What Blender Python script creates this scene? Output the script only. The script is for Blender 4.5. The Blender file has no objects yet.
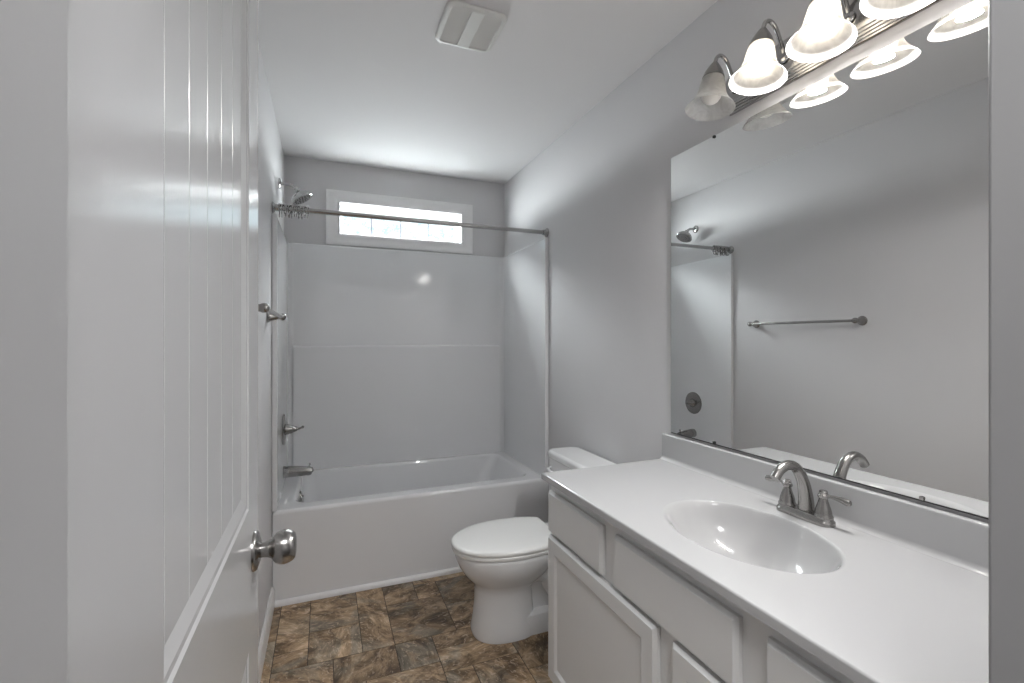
import bpy, bmesh, math, random
from mathutils import Vector, Matrix
PI = math.pi
R = math.radians
S = bpy.context.scene
COL = S.collection

# ------------------------------------------------------------------ camera
FPX = 467.72
cam = bpy.data.cameras.new('camera')
camo = bpy.data.objects.new('camera', cam)
COL.objects.link(camo)
cam.sensor_fit = 'HORIZONTAL'
cam.sensor_width = 36.0
cam.lens = FPX / 1024 * 36.0
cam.shift_y = -3.24 / 1024
cam.clip_start = 0.02
camo.location = (0, 0, 1.327)
camo.rotation_euler = (R(90), 0, -R(21.775))
S.camera = camo

# ------------------------------------------------------------------ world, lights, exposure
S.view_settings.view_transform = 'Standard'
S.view_settings.look = 'None'
S.view_settings.gamma = 1
S.view_settings.use_curve_mapping = False
S.view_settings.exposure = 1.13

BULB = 3.7
SKY = 1.0
HALL = 15.5
LAMP = 2.1

# room measures (metres); the camera stands in the doorway at the origin
XL, XR, YB, YF, H = -0.246, 1.278, 3.356, 0.255, 2.511
TUBY = 2.588
ZRIM = 0.468
ZSUR = 1.946
WX0, WX1, WZ0, WZ1 = 0.09, 0.935, 1.998, 2.243      # window opening
DX0, DX1 = -0.1030, 0.621                              # doorway between the jambs

def nd(nt, typ, loc=None, **kw):
    n = nt.nodes.new(typ)
    for k, v in kw.items():
        setattr(n, k, v)
    return n

world = bpy.data.worlds.new('daylight')
S.world = world
world.use_nodes = True
nt = world.node_tree
nt.nodes.clear()
out = nd(nt, 'ShaderNodeOutputWorld')
bg = nd(nt, 'ShaderNodeBackground')
tc = nd(nt, 'ShaderNodeTexCoord')
noi = nd(nt, 'ShaderNodeTexNoise')
noi.inputs['Scale'].default_value = 75
noi.inputs['Detail'].default_value = 3
noi.inputs['Roughness'].default_value = 0.6
rmp = nd(nt, 'ShaderNodeValToRGB')
rmp.color_ramp.elements[0].position = 0.36
rmp.color_ramp.elements[0].color = (0.36, 0.52, 0.60, 1)
rmp.color_ramp.elements[1].position = 0.54
rmp.color_ramp.elements[1].color = (0.74, 0.76, 0.78, 1)
sep = nd(nt, 'ShaderNodeSeparateXYZ')
elev = nd(nt, 'ShaderNodeMapRange')          # trees up to about 20 degrees, bright sky above
elev.inputs['From Min'].default_value = 0.30
elev.inputs['From Max'].default_value = 0.50
mixs = nd(nt, 'ShaderNodeMix', data_type='RGBA')
mixs.inputs['B'].default_value = (50, 46.4, 45.4, 1)
gr = nd(nt, 'ShaderNodeValToRGB')            # sunlit ground towards the horizon, dimmed below to spread light on the ceiling
e = gr.color_ramp.elements
e[0].position = 0.25; e[0].color = (0.3, 0.3, 0.3, 1)
e[1].position = 0.50; e[1].color = (0, 0, 0, 1)
for p_, c_ in ((0.36, 0.6), (0.44, 1.0), (0.485, 1.0)):
    x = e.new(p_); x.color = (c_, c_, c_, 1)
zr = nd(nt, 'ShaderNodeMapRange')
zr.inputs['From Min'].default_value = -1
zr.inputs['From Max'].default_value = 1
mixg = nd(nt, 'ShaderNodeMix', data_type='RGBA')
mixg.inputs['B'].default_value = (24.5, 22.7, 22.2, 1)
L = nt.links.new
L(tc.outputs['Generated'], noi.inputs['Vector'])
L(noi.outputs['Fac'], rmp.inputs['Fac'])
L(tc.outputs['Generated'], sep.inputs[0])
L(sep.outputs['Z'], elev.inputs['Value'])
L(sep.outputs['Z'], zr.inputs['Value'])
L(zr.outputs['Result'], gr.inputs['Fac'])
L(elev.outputs['Result'], mixs.inputs['Factor'])
L(rmp.outputs['Color'], mixs.inputs['A'])
L(mixs.outputs['Result'], mixg.inputs['A'])
L(gr.outputs['Color'], mixg.inputs['Factor'])
L(mixg.outputs['Result'], bg.inputs['Color'])
bg.inputs['Strength'].default_value = SKY
L(bg.outputs[0], out.inputs['Surface'])

def area(name, loc, rot, sx, sy, energy, color=(1, 1, 1), portal=False):
    l = bpy.data.lights.new(name, 'AREA')
    l.shape = 'RECTANGLE'
    l.size = sx
    l.size_y = sy
    l.energy = energy
    l.color = color
    o = bpy.data.objects.new(name, l)
    o.location = loc
    o.rotation_euler = rot
    COL.objects.link(o)
    if portal:
        l.cycles.is_portal = True
    return o
# sky portal of the window, and an added fill light in the hall behind the camera
area('window_daylight', ((WX0 + WX1) / 2, YB + 0.125, (WZ0 + WZ1) / 2), (R(-90), 0, 0), WX1 - WX0, WZ1 - WZ0, 1, portal=True)
area('hall_fill_light', (0.20, -0.32, H - 0.03), (0, 0, 0), 0.6, 0.6, HALL, (1, 0.99, 0.985))

# ------------------------------------------------------------------ materials
def mat(name, col, rough=0.5, metal=0.0, spec=0.5, bump=0.0, bscale=200.0, rvar=0.0, coat=0.0, cvar=0.0):
    m = bpy.data.materials.new(name)
    m.use_nodes = True
    t = m.node_tree
    b = t.nodes['Principled BSDF']
    b.inputs['Base Color'].default_value = (*col, 1)
    b.inputs['Roughness'].default_value = rough
    b.inputs['Metallic'].default_value = metal
    b.inputs['Specular IOR Level'].default_value = spec
    b.inputs['Coat Weight'].default_value = coat
    b.inputs['Coat Roughness'].default_value = 0.08
    c = nd(t, 'ShaderNodeTexCoord')
    n = nd(t, 'ShaderNodeTexNoise')
    n.inputs['Scale'].default_value = bscale
    n.inputs['Detail'].default_value = 4
    t.links.new(c.outputs['Object'], n.inputs['Vector'])
    if bump:
        bp = nd(t, 'ShaderNodeBump')
        bp.inputs['Strength'].default_value = bump
        bp.inputs['Distance'].default_value = 0.002
        t.links.new(n.outputs['Fac'], bp.inputs['Height'])
        t.links.new(bp.outputs['Normal'], b.inputs['Normal'])
    if rvar:
        mr = nd(t, 'ShaderNodeMapRange')
        mr.inputs['To Min'].default_value = max(0.0, rough - rvar)
        mr.inputs['To Max'].default_value = rough + rvar
        t.links.new(n.outputs['Fac'], mr.inputs['Value'])
        t.links.new(mr.outputs['Result'], b.inputs['Roughness'])
    if cvar:
        n2 = nd(t, 'ShaderNodeTexNoise')
        n2.inputs['Scale'].default_value = 3.0
        t.links.new(c.outputs['Object'], n2.inputs['Vector'])
        mx = nd(t, 'ShaderNodeMix', data_type='RGBA')
        mx.inputs['A'].default_value = (*[v * (1 - cvar) for v in col], 1)
        mx.inputs['B'].default_value = (*[min(1, v * (1 + cvar)) for v in col], 1)
        t.links.new(n2.outputs['Fac'], mx.inputs['Factor'])
        t.links.new(mx.outputs['Result'], b.inputs['Base Color'])
    return m

M = {}
M['wall'] = mat('gray_wall_paint', (0.62, 0.612, 0.622), 0.55, bump=0.06, bscale=260, cvar=0.015)
M['ceiling'] = mat('ceiling_paint', (0.82, 0.81, 0.815), 0.8, bump=0.05, bscale=200, cvar=0.01)
M['trim'] = mat('white_trim_paint', (0.84, 0.835, 0.84), 0.3, bump=0.02, bscale=40)
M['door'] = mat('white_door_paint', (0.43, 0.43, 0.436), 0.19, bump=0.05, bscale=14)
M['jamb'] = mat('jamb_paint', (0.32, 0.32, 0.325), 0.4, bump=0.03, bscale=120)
M['fiberglass'] = mat('white_fiberglass', (0.80, 0.805, 0.82), 0.09, bump=0.004, bscale=9, coat=0.2)
M['china'] = mat('white_china', (0.76, 0.76, 0.77), 0.1, bump=0.0, coat=0.3)
M['seat'] = mat('white_seat_plastic', (0.80, 0.80, 0.79), 0.22)
M['cabinet'] = mat('painted_cabinet', (0.70, 0.70, 0.70), 0.4, bump=0.03, bscale=60)
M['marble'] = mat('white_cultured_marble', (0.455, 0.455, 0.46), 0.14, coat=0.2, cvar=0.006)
M['nickel'] = mat('brushed_nickel', (0.36, 0.35, 0.34), 0.25, metal=1, rvar=0.05, bscale=90)
M['chrome'] = mat('polished_chrome', (0.46, 0.455, 0.45), 0.17, metal=1)
M['dark'] = mat('dark_gap', (0.02, 0.02, 0.02), 0.6)
M['vinyl'] = mat('white_vinyl', (0.85, 0.85, 0.85), 0.35)
M['grille'] = mat('backlit_window_grille', (0.13, 0.14, 0.17), 0.5)  # dark colour stands in for the backlit look of the bars
M['plastic'] = mat('white_vent_plastic', (0.78, 0.78, 0.76), 0.4)

def mirror_mat():
    m = mat('silvered_mirror', (0.86, 0.865, 0.86), 0.0, metal=1)
    return m
M['mirror'] = mirror_mat()

def pane_mat():
    m = bpy.data.materials.new('obscure_glass')
    m.use_nodes = True
    t = m.node_tree
    t.nodes.clear()
    o = nd(t, 'ShaderNodeOutputMaterial')
    tr = nd(t, 'ShaderNodeBsdfTransparent')
    tl = nd(t, 'ShaderNodeBsdfTranslucent')
    gl = nd(t, 'ShaderNodeBsdfGlossy')
    gl.inputs['Roughness'].default_value = 0.15
    c = nd(t, 'ShaderNodeTexCoord')
    v = nd(t, 'ShaderNodeTexVoronoi')
    v.inputs['Scale'].default_value = 75
    r = nd(t, 'ShaderNodeValToRGB')
    r.color_ramp.elements[0].position = 0.15
    r.color_ramp.elements[0].color = (1, 1, 1, 1)
    r.color_ramp.elements[1].position = 0.7
    r.color_ramp.elements[1].color = (0.84, 0.95, 0.97, 1)
    t.links.new(c.outputs['Object'], v.inputs['Vector'])
    t.links.new(v.outputs['Distance'], r.inputs['Fac'])
    t.links.new(r.outputs['Color'], tr.inputs['Color'])
    m1 = nd(t, 'ShaderNodeMixShader')
    m1.inputs[0].default_value = 0.004
    m2 = nd(t, 'ShaderNodeMixShader')
    m2.inputs[0].default_value = 0.05
    tl.inputs['Color'].default_value = (0.9, 0.93, 0.95, 1)
    t.links.new(tr.outputs[0], m1.inputs[1])
    t.links.new(tl.outputs[0], m1.inputs[2])
    t.links.new(m1.outputs[0], m2.inputs[1])
    t.links.new(gl.outputs[0], m2.inputs[2])
    t.links.new(m2.outputs[0], o.inputs['Surface'])
    return m
M['pane'] = pane_mat()

def shade_mat():
    m = bpy.data.materials.new('alabaster_glass')
    m.use_nodes = True
    t = m.node_tree
    t.nodes.clear()
    o = nd(t, 'ShaderNodeOutputMaterial')
    df = nd(t, 'ShaderNodeBsdfDiffuse')
    tl = nd(t, 'ShaderNodeBsdfTranslucent')
    tr = nd(t, 'ShaderNodeBsdfTransparent')
    gl = nd(t, 'ShaderNodeBsdfGlossy')
    gl.inputs['Roughness'].default_value = 0.2
    c = nd(t, 'ShaderNodeTexCoord')
    n = nd(t, 'ShaderNodeTexNoise')
    n.inputs['Scale'].default_value = 22
    n.inputs['Detail'].default_value = 5
    n.inputs['Distortion'].default_value = 2.5
    r = nd(t, 'ShaderNodeValToRGB')
    r.color_ramp.elements[0].position = 0.35
    r.color_ramp.elements[0].color = (0.64, 0.63, 0.61, 1)
    r.color_ramp.elements[1].position = 0.62
    r.color_ramp.elements[1].color = (0.76, 0.75, 0.73, 1)
    t.links.new(c.outputs['Object'], n.inputs['Vector'])
    t.links.new(n.outputs['Fac'], r.inputs['Fac'])
    t.links.new(r.outputs['Color'], df.inputs['Color'])
    t.links.new(r.outputs['Color'], tl.inputs['Color'])
    a = nd(t, 'ShaderNodeMixShader'); a.inputs[0].default_value = 0.5
    b = nd(t, 'ShaderNodeMixShader'); b.inputs[0].default_value = 0.22
    d = nd(t, 'ShaderNodeMixShader'); d.inputs[0].default_value = 0.05
    t.links.new(df.outputs[0], a.inputs[1]); t.links.new(tl.outputs[0], a.inputs[2])
    t.links.new(a.outputs[0], b.inputs[1]); t.links.new(tr.outputs[0], b.inputs[2])
    t.links.new(b.outputs[0], d.inputs[1]); t.links.new(gl.outputs[0], d.inputs[2])
    t.links.new(d.outputs[0], o.inputs['Surface'])
    return m
M['shade'] = shade_mat()

def bulb_mat(name, strength):
    m = mat(name, (0.85, 0.83, 0.78), 0.3)
    b = m.node_tree.nodes['Principled BSDF']
    if strength:
        b.inputs['Emission Color'].default_value = (1.0, 0.89, 0.74, 1)
        b.inputs['Emission Strength'].default_value = strength
    return m
M['bulb_on'] = bulb_mat('lit_bulb', BULB)
M['bulb_off'] = bulb_mat('unlit_bulb', 0)

def tile_mat():
    m = bpy.data.materials.new('slate_vinyl_tile')
    m.use_nodes = True
    t = m.node_tree
    b = t.nodes['Principled BSDF']
    K = t.links.new
    geo = nd(t, 'ShaderNodeNewGeometry')
    c = nd(t, 'ShaderNodeTexCoord')
    mul = nd(t, 'ShaderNodeVectorMath', operation='SCALE')
    cmb = nd(t, 'ShaderNodeCombineXYZ')
    K(geo.outputs['Random Per Island'], cmb.inputs[0])
    K(geo.outputs['Random Per Island'], cmb.inputs[1])
    K(geo.outputs['Random Per Island'], cmb.inputs[2])
    K(cmb.outputs[0], mul.inputs[0])
    mul.inputs['Scale'].default_value = 37.0
    rot = nd(t, 'ShaderNodeVectorRotate', rotation_type='Z_AXIS')
    ang = nd(t, 'ShaderNodeMath', operation='MULTIPLY'); ang.inputs[1].default_value = 41.0
    K(geo.outputs['Random Per Island'], ang.inputs[0])
    K(c.outputs['Object'], rot.inputs['Vector'])
    K(ang.outputs[0], rot.inputs['Angle'])
    add = nd(t, 'ShaderNodeVectorMath', operation='ADD')
    K(rot.outputs[0], add.inputs[0]); K(mul.outputs[0], add.inputs[1])
    stretch = nd(t, 'ShaderNodeMapping')
    stretch.inputs['Scale'].default_value = (1.0, 1.7, 1.0)
    K(add.outputs[0], stretch.inputs['Vector'])
    n1 = nd(t, 'ShaderNodeTexNoise')
    n1.inputs['Scale'].default_value = 7.5; n1.inputs['Detail'].default_value = 9
    n1.inputs['Roughness'].default_value = 0.70; n1.inputs['Distortion'].default_value = 0.8
    K(stretch.outputs[0], n1.inputs['Vector'])
    r1 = nd(t, 'ShaderNodeValToRGB')
    e = r1.color_ramp.elements
    e[0].position = 0.33; e[0].color = (0.055, 0.036, 0.024, 1)
    e[1].position = 0.68; e[1].color = (0.56, 0.435, 0.31, 1)
    for p, cc in ((0.43, (0.113, 0.075, 0.044)), (0.50, (0.215, 0.150, 0.094)), (0.58, (0.35, 0.252, 0.162))):
        x = e.new(p); x.color = (*cc, 1)
    K(n1.outputs['Fac'], r1.inputs['Fac'])
    n2 = nd(t, 'ShaderNodeTexNoise')
    n2.inputs['Scale'].default_value = 4.0; n2.inputs['Detail'].default_value = 5
    n2.inputs['Distortion'].default_value = 0.9
    K(stretch.outputs[0], n2.inputs['Vector'])
    r2 = nd(t, 'ShaderNodeValToRGB')
    r2.color_ramp.elements[0].position = 0.50; r2.color_ramp.elements[0].color = (0, 0, 0, 1)
    r2.color_ramp.elements[1].position = 0.62; r2.color_ramp.elements[1].color = (0.85, 0.85, 0.85, 1)
    K(n2.outputs['Fac'], r2.inputs['Fac'])
    r3 = nd(t, 'ShaderNodeValToRGB')
    r3.color_ramp.elements[0].position = 0.35; r3.color_ramp.elements[0].color = (0.080, 0.067, 0.050, 1)
    r3.color_ramp.elements[1].position = 0.72; r3.color_ramp.elements[1].color = (0.36, 0.315, 0.25, 1)
    K(n1.outputs['Fac'], r3.inputs['Fac'])
    mx = nd(t, 'ShaderNodeMix', data_type='RGBA')
    K(r2.outputs['Color'], mx.inputs['Factor']); K(r1.outputs['Color'], mx.inputs['A']); K(r3.outputs['Color'], mx.inputs['B'])
    # fine pale veins
    n3 = nd(t, 'ShaderNodeTexNoise')
    n3.inputs['Scale'].default_value = 26; n3.inputs['Detail'].default_value = 7; n3.inputs['Distortion'].default_value = 2.2
    K(stretch.outputs[0], n3.inputs['Vector'])
    r4 = nd(t, 'ShaderNodeValToRGB')
    r4.color_ramp.elements[0].position = 0.56; r4.color_ramp.elements[0].color = (0, 0, 0, 1)
    r4.color_ramp.elements[1].position = 0.68; r4.color_ramp.elements[1].color = (0.6, 0.6, 0.6, 1)
    K(n3.outputs['Fac'], r4.inputs['Fac'])
    mx2 = nd(t, 'ShaderNodeMix', data_type='RGBA')
    mx2.inputs['B'].default_value = (0.56, 0.45, 0.35, 1)
    K(r4.outputs['Color'], mx2.inputs['Factor']); K(mx.outputs['Result'], mx2.inputs['A'])
    hsv = nd(t, 'ShaderNodeHueSaturation')
    vr = nd(t, 'ShaderNodeMapRange'); vr.inputs['To Min'].default_value = 0.95; vr.inputs['To Max'].default_value = 1.55
    wn = nd(t, 'ShaderNodeTexWhiteNoise', noise_dimensions='1D')
    K(geo.outputs['Random Per Island'], wn.inputs['W'])
    K(wn.outputs['Value'], vr.inputs['Value']); K(vr.outputs['Result'], hsv.inputs['Value'])
    hsv.inputs['Saturation'].default_value = 1.06
    K(mx2.outputs['Result'], hsv.inputs['Color'])
    K(hsv.outputs['Color'], b.inputs['Base Color'])
    b.inputs['Roughness'].default_value = 0.42
    b.inputs['Specular IOR Level'].default_value = 0.35
    bp = nd(t, 'ShaderNodeBump'); bp.inputs['Strength'].default_value = 0.25; bp.inputs['Distance'].default_value = 0.002
    K(n1.outputs['Fac'], bp.inputs['Height']); K(bp.outputs['Normal'], b.inputs['Normal'])
    return m
M['tile'] = tile_mat()
M['hall'] = mat('hall_wall_paint', (0.36, 0.36, 0.36), 0.6, bump=0.06, bscale=260)
M['grout'] = mat('dark_tile_joint', (0.035, 0.026, 0.02), 0.8)

# ------------------------------------------------------------------ mesh helpers
def box(bm, x0, x1, y0, y1, z0, z1, bev=0.0, seg=2):
    r = bmesh.ops.create_cube(bm, size=1.0)
    vs = r['verts']
    bmesh.ops.scale(bm, vec=(x1 - x0, y1 - y0, z1 - z0), verts=vs)
    bmesh.ops.translate(bm, vec=((x0 + x1) / 2, (y0 + y1) / 2, (z0 + z1) / 2), verts=vs)
    if bev:
        es = list({e for v in vs for e in v.link_edges})
        bmesh.ops.bevel(bm, geom=es, offset=bev, segments=seg, affect='EDGES', profile=0.5)

def loft(bm, loops, cap0=True, cap1=True, closed=True):
    rows = [[bm.verts.new(p) for p in lp] for lp in loops]
    for a, b in zip(rows, rows[1:]):
        n = len(a)
        for i in range(n if closed else n - 1):
            j = (i + 1) % n
            bm.faces.new((a[i], a[j], b[j], b[i]))
    if cap0: bm.faces.new(list(reversed(rows[0])))
    if cap1: bm.faces.new(rows[-1])
    return rows

def lathe(bm, prof, origin=(0, 0, 0), axis=(0, 0, 1), n=32, cap=True, ref=None):
    """prof: (distance along the axis, radius)"""
    ax = Vector(axis).normalized()
    u = Vector(ref) if ref else (Vector((1, 0, 0)) if abs(ax.x) < 0.9 else Vector((0, 1, 0)))
    u = (u - ax * u.dot(ax)).normalized()
    w = ax.cross(u)
    o = Vector(origin)
    loops = []
    for d, r in prof:
        r = max(r, 1e-5)
        loops.append([o + ax * d + u * (r * math.cos(2 * PI * i / n)) + w * (r * math.sin(2 * PI * i / n)) for i in range(n)])
    loft(bm, loops, cap, cap)

def spline(pts, k=8):
    P = [Vector(p) for p in pts]
    P = [2 * P[0] - P[1]] + P + [2 * P[-1] - P[-2]]
    o = []
    for i in range(1, len(P) - 2):
        a, b, c, d = P[i - 1:i + 3]
        for j in range(k):
            t = j / k
            o.append(0.5 * ((2 * b) + (c - a) * t + (2 * a - 5 * b + 4 * c - d) * t * t + (3 * b - a - 3 * c + d) * t ** 3))
    o.append(P[-2])
    return o

def tube(bm, pts, rad, n=16, side=None, flat=1.0):
    """sweep; rad a number or list along pts; side: fixed side vector; flat: ratio of the in-plane to the side radius"""
    P = [Vector(p) for p in pts]
    m = len(P)
    rs = rad if isinstance(rad, (list, tuple)) else [rad] * m
    if len(rs) != m:
        rs = [rs[min(int(i / (m - 1) * (len(rs) - 1)), len(rs) - 2)] * (1 - (i / (m - 1) * (len(rs) - 1)) % 1 if i < m - 1 else 0)
              + rs[min(int(i / (m - 1) * (len(rs) - 1)) + 1, len(rs) - 1)] * ((i / (m - 1) * (len(rs) - 1)) % 1 if i < m - 1 else 1) for i in range(m)]
    loops = []
    prev = None
    for i in range(m):
        t = (P[min(i + 1, m - 1)] - P[max(i - 1, 0)]).normalized()
        if side: s = Vector(side)
        elif prev is None: s = Vector((0, 0, 1)) if abs(t.z) < 0.9 else Vector((1, 0, 0))
        else: s = prev
        s = (s - t * s.dot(t)).normalized()
        prev = s
        w = t.cross(s)
        loops.append([P[i] + s * (rs[i] * math.cos(2 * PI * j / n)) + w * (rs[i] * flat * math.sin(2 * PI * j / n)) for j in range(n)])
    loft(bm, loops)

def prism(bm, poly, a, b, fn):
    """extrude a 2-D polygon from a to b; fn(u, v, t) gives the point"""
    loft(bm, [[fn(u, v, a) for u, v in poly], [fn(u, v, b) for u, v in poly]])

def rrect(cx, cy, hx, hy, r, k=6):
    o = []
    for q, (sx, sy) in enumerate(((1, 1), (-1, 1), (-1, -1), (1, -1))):
        for i in range(k + 1):
            a = PI / 2 * (q + i / k)
            o.append((cx + sx * (hx - r) + r * math.cos(a), cy + sy * (hy - r) + r * math.sin(a)))
    return o

def frame_mould(bm, y0, y1, z0, z1, prof, fn):
    """mitred moulding round a rectangle; prof: (distance in from the rectangle edge, height)"""
    loops = []
    for d, h in prof:
        loops.append([fn(y0 + d, z0 + d, h), fn(y1 - d, z0 + d, h), fn(y1 - d, z1 - d, h), fn(y0 + d, z1 - d, h)])
    loft(bm, loops, False, False)

def finish(bm, sharp=38):
    bmesh.ops.remove_doubles(bm, verts=bm.verts, dist=1e-6)
    bmesh.ops.recalc_face_normals(bm, faces=bm.faces)
    for f in bm.faces: f.smooth = True
    lim = R(sharp)
    for e in bm.edges:
        e.smooth = not (len(e.link_faces) == 2 and e.calc_face_angle(0) > lim)

def obj(name, bm, m, parent=None, sharp=38, recalc=True, wn=True, **props):
    if recalc: finish(bm, sharp)
    me = bpy.data.meshes.new(name)
    bm.to_mesh(me)
    bm.free()
    for x in (m if isinstance(m, list) else [m]):
        me.materials.append(x)
    o = bpy.data.objects.new(name, me)
    COL.objects.link(o)
    if wn:
        w = o.modifiers.new('weighted_normal', 'WEIGHTED_NORMAL')
        w.keep_sharp = True
    if parent:
        o.parent = parent
        o.matrix_parent_inverse = parent.matrix_world.inverted()
    for k, v in props.items(): o[k] = v
    return o

def thing(name, label, cat, loc=(0, 0, 0), group=None):
    o = bpy.data.objects.new(name, None)
    o.empty_display_size = 0.05
    o.location = loc
    o.matrix_world = Matrix.Translation(loc)
    COL.objects.link(o)
    o['label'] = label
    o['category'] = cat
    if group: o['group'] = group
    return o

def B(): return bmesh.new()
def struct(name, bm, m, parent=None, label=None, **k):
    o = obj(name, bm, m, parent, **k)
    if not parent: o['kind'] = 'structure'
    if label: o['label'] = label
    return o

# ------------------------------------------------------------------ setting
T = 0.115
HX0, HX1, HY0 = -1.1, 1.75, -1.25     # hall behind the doorway
WY0 = YF - T                          # hall face of the doorway wall

bm = B(); box(bm, XL - T, XL, WY0, YB + T, -0.02, H + 0.05)
struct('wall_left', bm, M['wall'], label='gray painted left wall with the towel bar')
bm = B(); box(bm, XR, XR + T, WY0, YB + T, -0.02, H + 0.05)
struct('wall_right', bm, M['wall'], label='gray painted right wall behind the mirror')
bm = B()
box(bm, XL, WX0, YB, YB + T, -0.02, H + 0.05)
box(bm, WX1, XR, YB, YB + T, -0.02, H + 0.05)
box(bm, WX0, WX1, YB, YB + T, -0.02, WZ0)
box(bm, WX0, WX1, YB, YB + T, WZ1, H + 0.05)
struct('wall_back', bm, M['wall'], label='gray painted end wall above the tub')
JT = 0.018
DH = 2.06
bm = B()
box(bm, HX0, DX0 - JT, WY0, YF, -0.02, H + 0.05)
box(bm, DX1 + JT, HX1, WY0, YF, -0.02, H + 0.05)
box(bm, DX0 - JT, DX1 + JT, WY0, YF, DH + JT, H + 0.05)
struct('wall_front', bm, M['wall'], label='gray wall around the doorway')
bm = B(); box(bm, HX0 - T, HX0, HY0, WY0, -0.02, H + 0.05)
struct('wall_hall_left', bm, M['hall'])
bm = B(); box(bm, HX1, HX1 + T, HY0, WY0, -0.02, H + 0.05)
struct('wall_hall_right', bm, M['hall'])
bm = B(); box(bm, HX0 - T, HX1 + T, HY0 - T, HY0, -0.02, H + 0.05)
struct('wall_hall_back', bm, M['hall'])
bm = B(); box(bm, HX0 - T, HX1 + T, HY0 - T, YB + T, H, H + 0.06)
struct('ceiling', bm, M['ceiling'], label='plain white ceiling')

# floor: rectangular slate-look tiles of several sizes, each an island of the floor mesh
xs = [XL, -0.2, -0.067, 0.031, 0.148, 0.281, 0.44, 0.557, 0.757, 0.9, 1.06, XR]
ys = [0.14, 0.3, 0.42, 0.6, 0.72, 0.9, 1.02, 1.2, 1.32, 1.48, 1.6, 1.72, 1.825, 1.893, 1.97, 2.07, 2.185, 2.29, 2.385, 2.53, 2.62]
tiles = []
used = [[False] * (len(ys) - 1) for _ in range(len(xs) - 1)]
def put(x0, x1, y0, y1):
    i0 = xs.index(x0); i1 = xs.index(x1); j0 = ys.index(y0); j1 = ys.index(y1)
    for i in range(i0, i1):
        for j in range(j0, j1): used[i][j] = True
    tiles.append((x0, x1, y0, y1))
for a in ((-0.2, -0.067, 2.185, 2.62), (-0.2, -0.067, 2.07, 2.185), (-0.067, 0.148, 2.29, 2.62), (-0.067, 0.148, 2.07, 2.29),
          (0.148, 0.281, 2.07, 2.62), (0.281, 0.44, 2.385, 2.62), (0.44, 0.557, 2.385, 2.53), (0.281, 0.557, 2.07, 2.385),
          (0.557, 0.757, 2.29, 2.53), (0.557, 0.757, 2.07, 2.29), (0.281, 0.44, 1.893, 2.07), (0.44, 0.757, 1.97, 2.07),
          (0.44, 0.757, 1.825, 1.97), (0.031, 0.281, 1.893, 2.07), (-0.2, 0.031, 1.825, 2.07), (0.148, 0.44, 1.72, 1.893),
          (0.44, 0.557, 1.6, 1.825), (0.557, 0.757, 1.6, 1.825), (0.44, 0.757, 2.53, 2.62), (0.757, 1.06, 1.72, 1.97),
          (0.757, 1.06, 1.48, 1.72), (XL, -0.2, 2.29, 2.62), (XL, -0.2, 1.893, 2.29)):
    put(*a)
rnd = random.Random(5)
for j in range(len(ys) - 1):
    for i in range(len(xs) - 1):
        if used[i][j]: continue
        i1, j1 = i + 1, j + 1
        while i1 < len(xs) - 1 and not used[i1][j] and xs[i1] - xs[i] < 0.17 and rnd.random() < 0.9: i1 += 1
        while j1 < len(ys) - 1 and ys[j1] - ys[j] < 0.25 and rnd.random() < 0.75 and not any(used[k][j1] for k in range(i, i1)): j1 += 1
        put(xs[i], xs[i1], ys[j], ys[j1])
bm = B()
box(bm, HX0 - T, HX1 + T, HY0 - T, YB + T, -0.06, -0.0025)
for f in bm.faces: f.material_index = 1
g = 0.0014
for x0, x1, y0, y1 in tiles:
    lp = [rrect((x0 + x1) / 2, (y0 + y1) / 2, (x1 - x0) / 2 - g - s, (y1 - y0) / 2 - g - s, 0.002, 1) for s in (0, 0, 0.0012)]
    loft(bm, [[(x, y, z) for x, y in l] for l, z in zip(lp, (-0.002, -0.001, 0.0))], False, True)
struct('floor', bm, [M['tile'], M['grout']], label='brown slate-look tile floor')

def skirting(name, fn, a, b, m=M['trim']):
    bm = B()
    prism(bm, [(0, 0.001), (0.014, 0.001), (0.014, 0.075), (0.010, 0.082), (0.010, 0.090), (0.004, 0.100), (0, 0.1)], a, b, fn)
    struct(name, bm, m)
skirting('baseboard_left', lambda u, v, t: (XL + u, t, v), YF + 0.02, TUBY - 0.004)
skirting('baseboard_right', lambda u, v, t: (XR - u, t, v), 1.53, TUBY - 0.004)
bm = B()
prism(bm, [(0, 0.001), (0.016, 0.001), (0.016, 0.014), (0.012, 0.022), (0.006, 0.026), (0, 0.027)], XL + 0.015, XR - 0.015, lambda u, v, t: (t, TUBY - 0.002 - u, v))
struct('trim_1', bm, M['trim'], label='white strip along the foot of the tub')

# doorway jambs, stops and casing
bm = B()
box(bm, DX0 - JT, DX0, WY0 - 0.004, YF + 0.006, 0, DH, 0.003)
box(bm, DX0, DX0 + 0.011, WY0 + 0.010, WY0 + 0.046, 0, DH - 0.012, 0.002)
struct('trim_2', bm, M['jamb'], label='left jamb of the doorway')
bm = B()
box(bm, DX1, DX1 + JT, WY0 - 0.004, YF + 0.006, 0, DH, 0.004, 3)
box(bm, DX1 - 0.011, DX1, WY0 + 0.010, WY0 + 0.046, 0, DH - 0.012, 0.002)
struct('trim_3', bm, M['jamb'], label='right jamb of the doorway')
bm = B()
box(bm, DX0 - JT, DX1 + JT, WY0 - 0.004, YF + 0.006, DH, DH + JT, 0.003)
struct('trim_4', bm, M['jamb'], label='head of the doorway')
bm = B()
for s in (-1, 1):
    xa = DX0 - JT / 2 if s < 0 else DX1 + 0.007
    for yy, dd in ((WY0, -0.014),):
        box(bm, min(xa, xa + s * 0.057), max(xa, xa + s * 0.057), yy + dd, yy - 0.0005, 0, DH + 0.06, 0.004)
struct('trim_5', bm, M['jamb'], label='casing of the doorway on the hall side')

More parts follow.
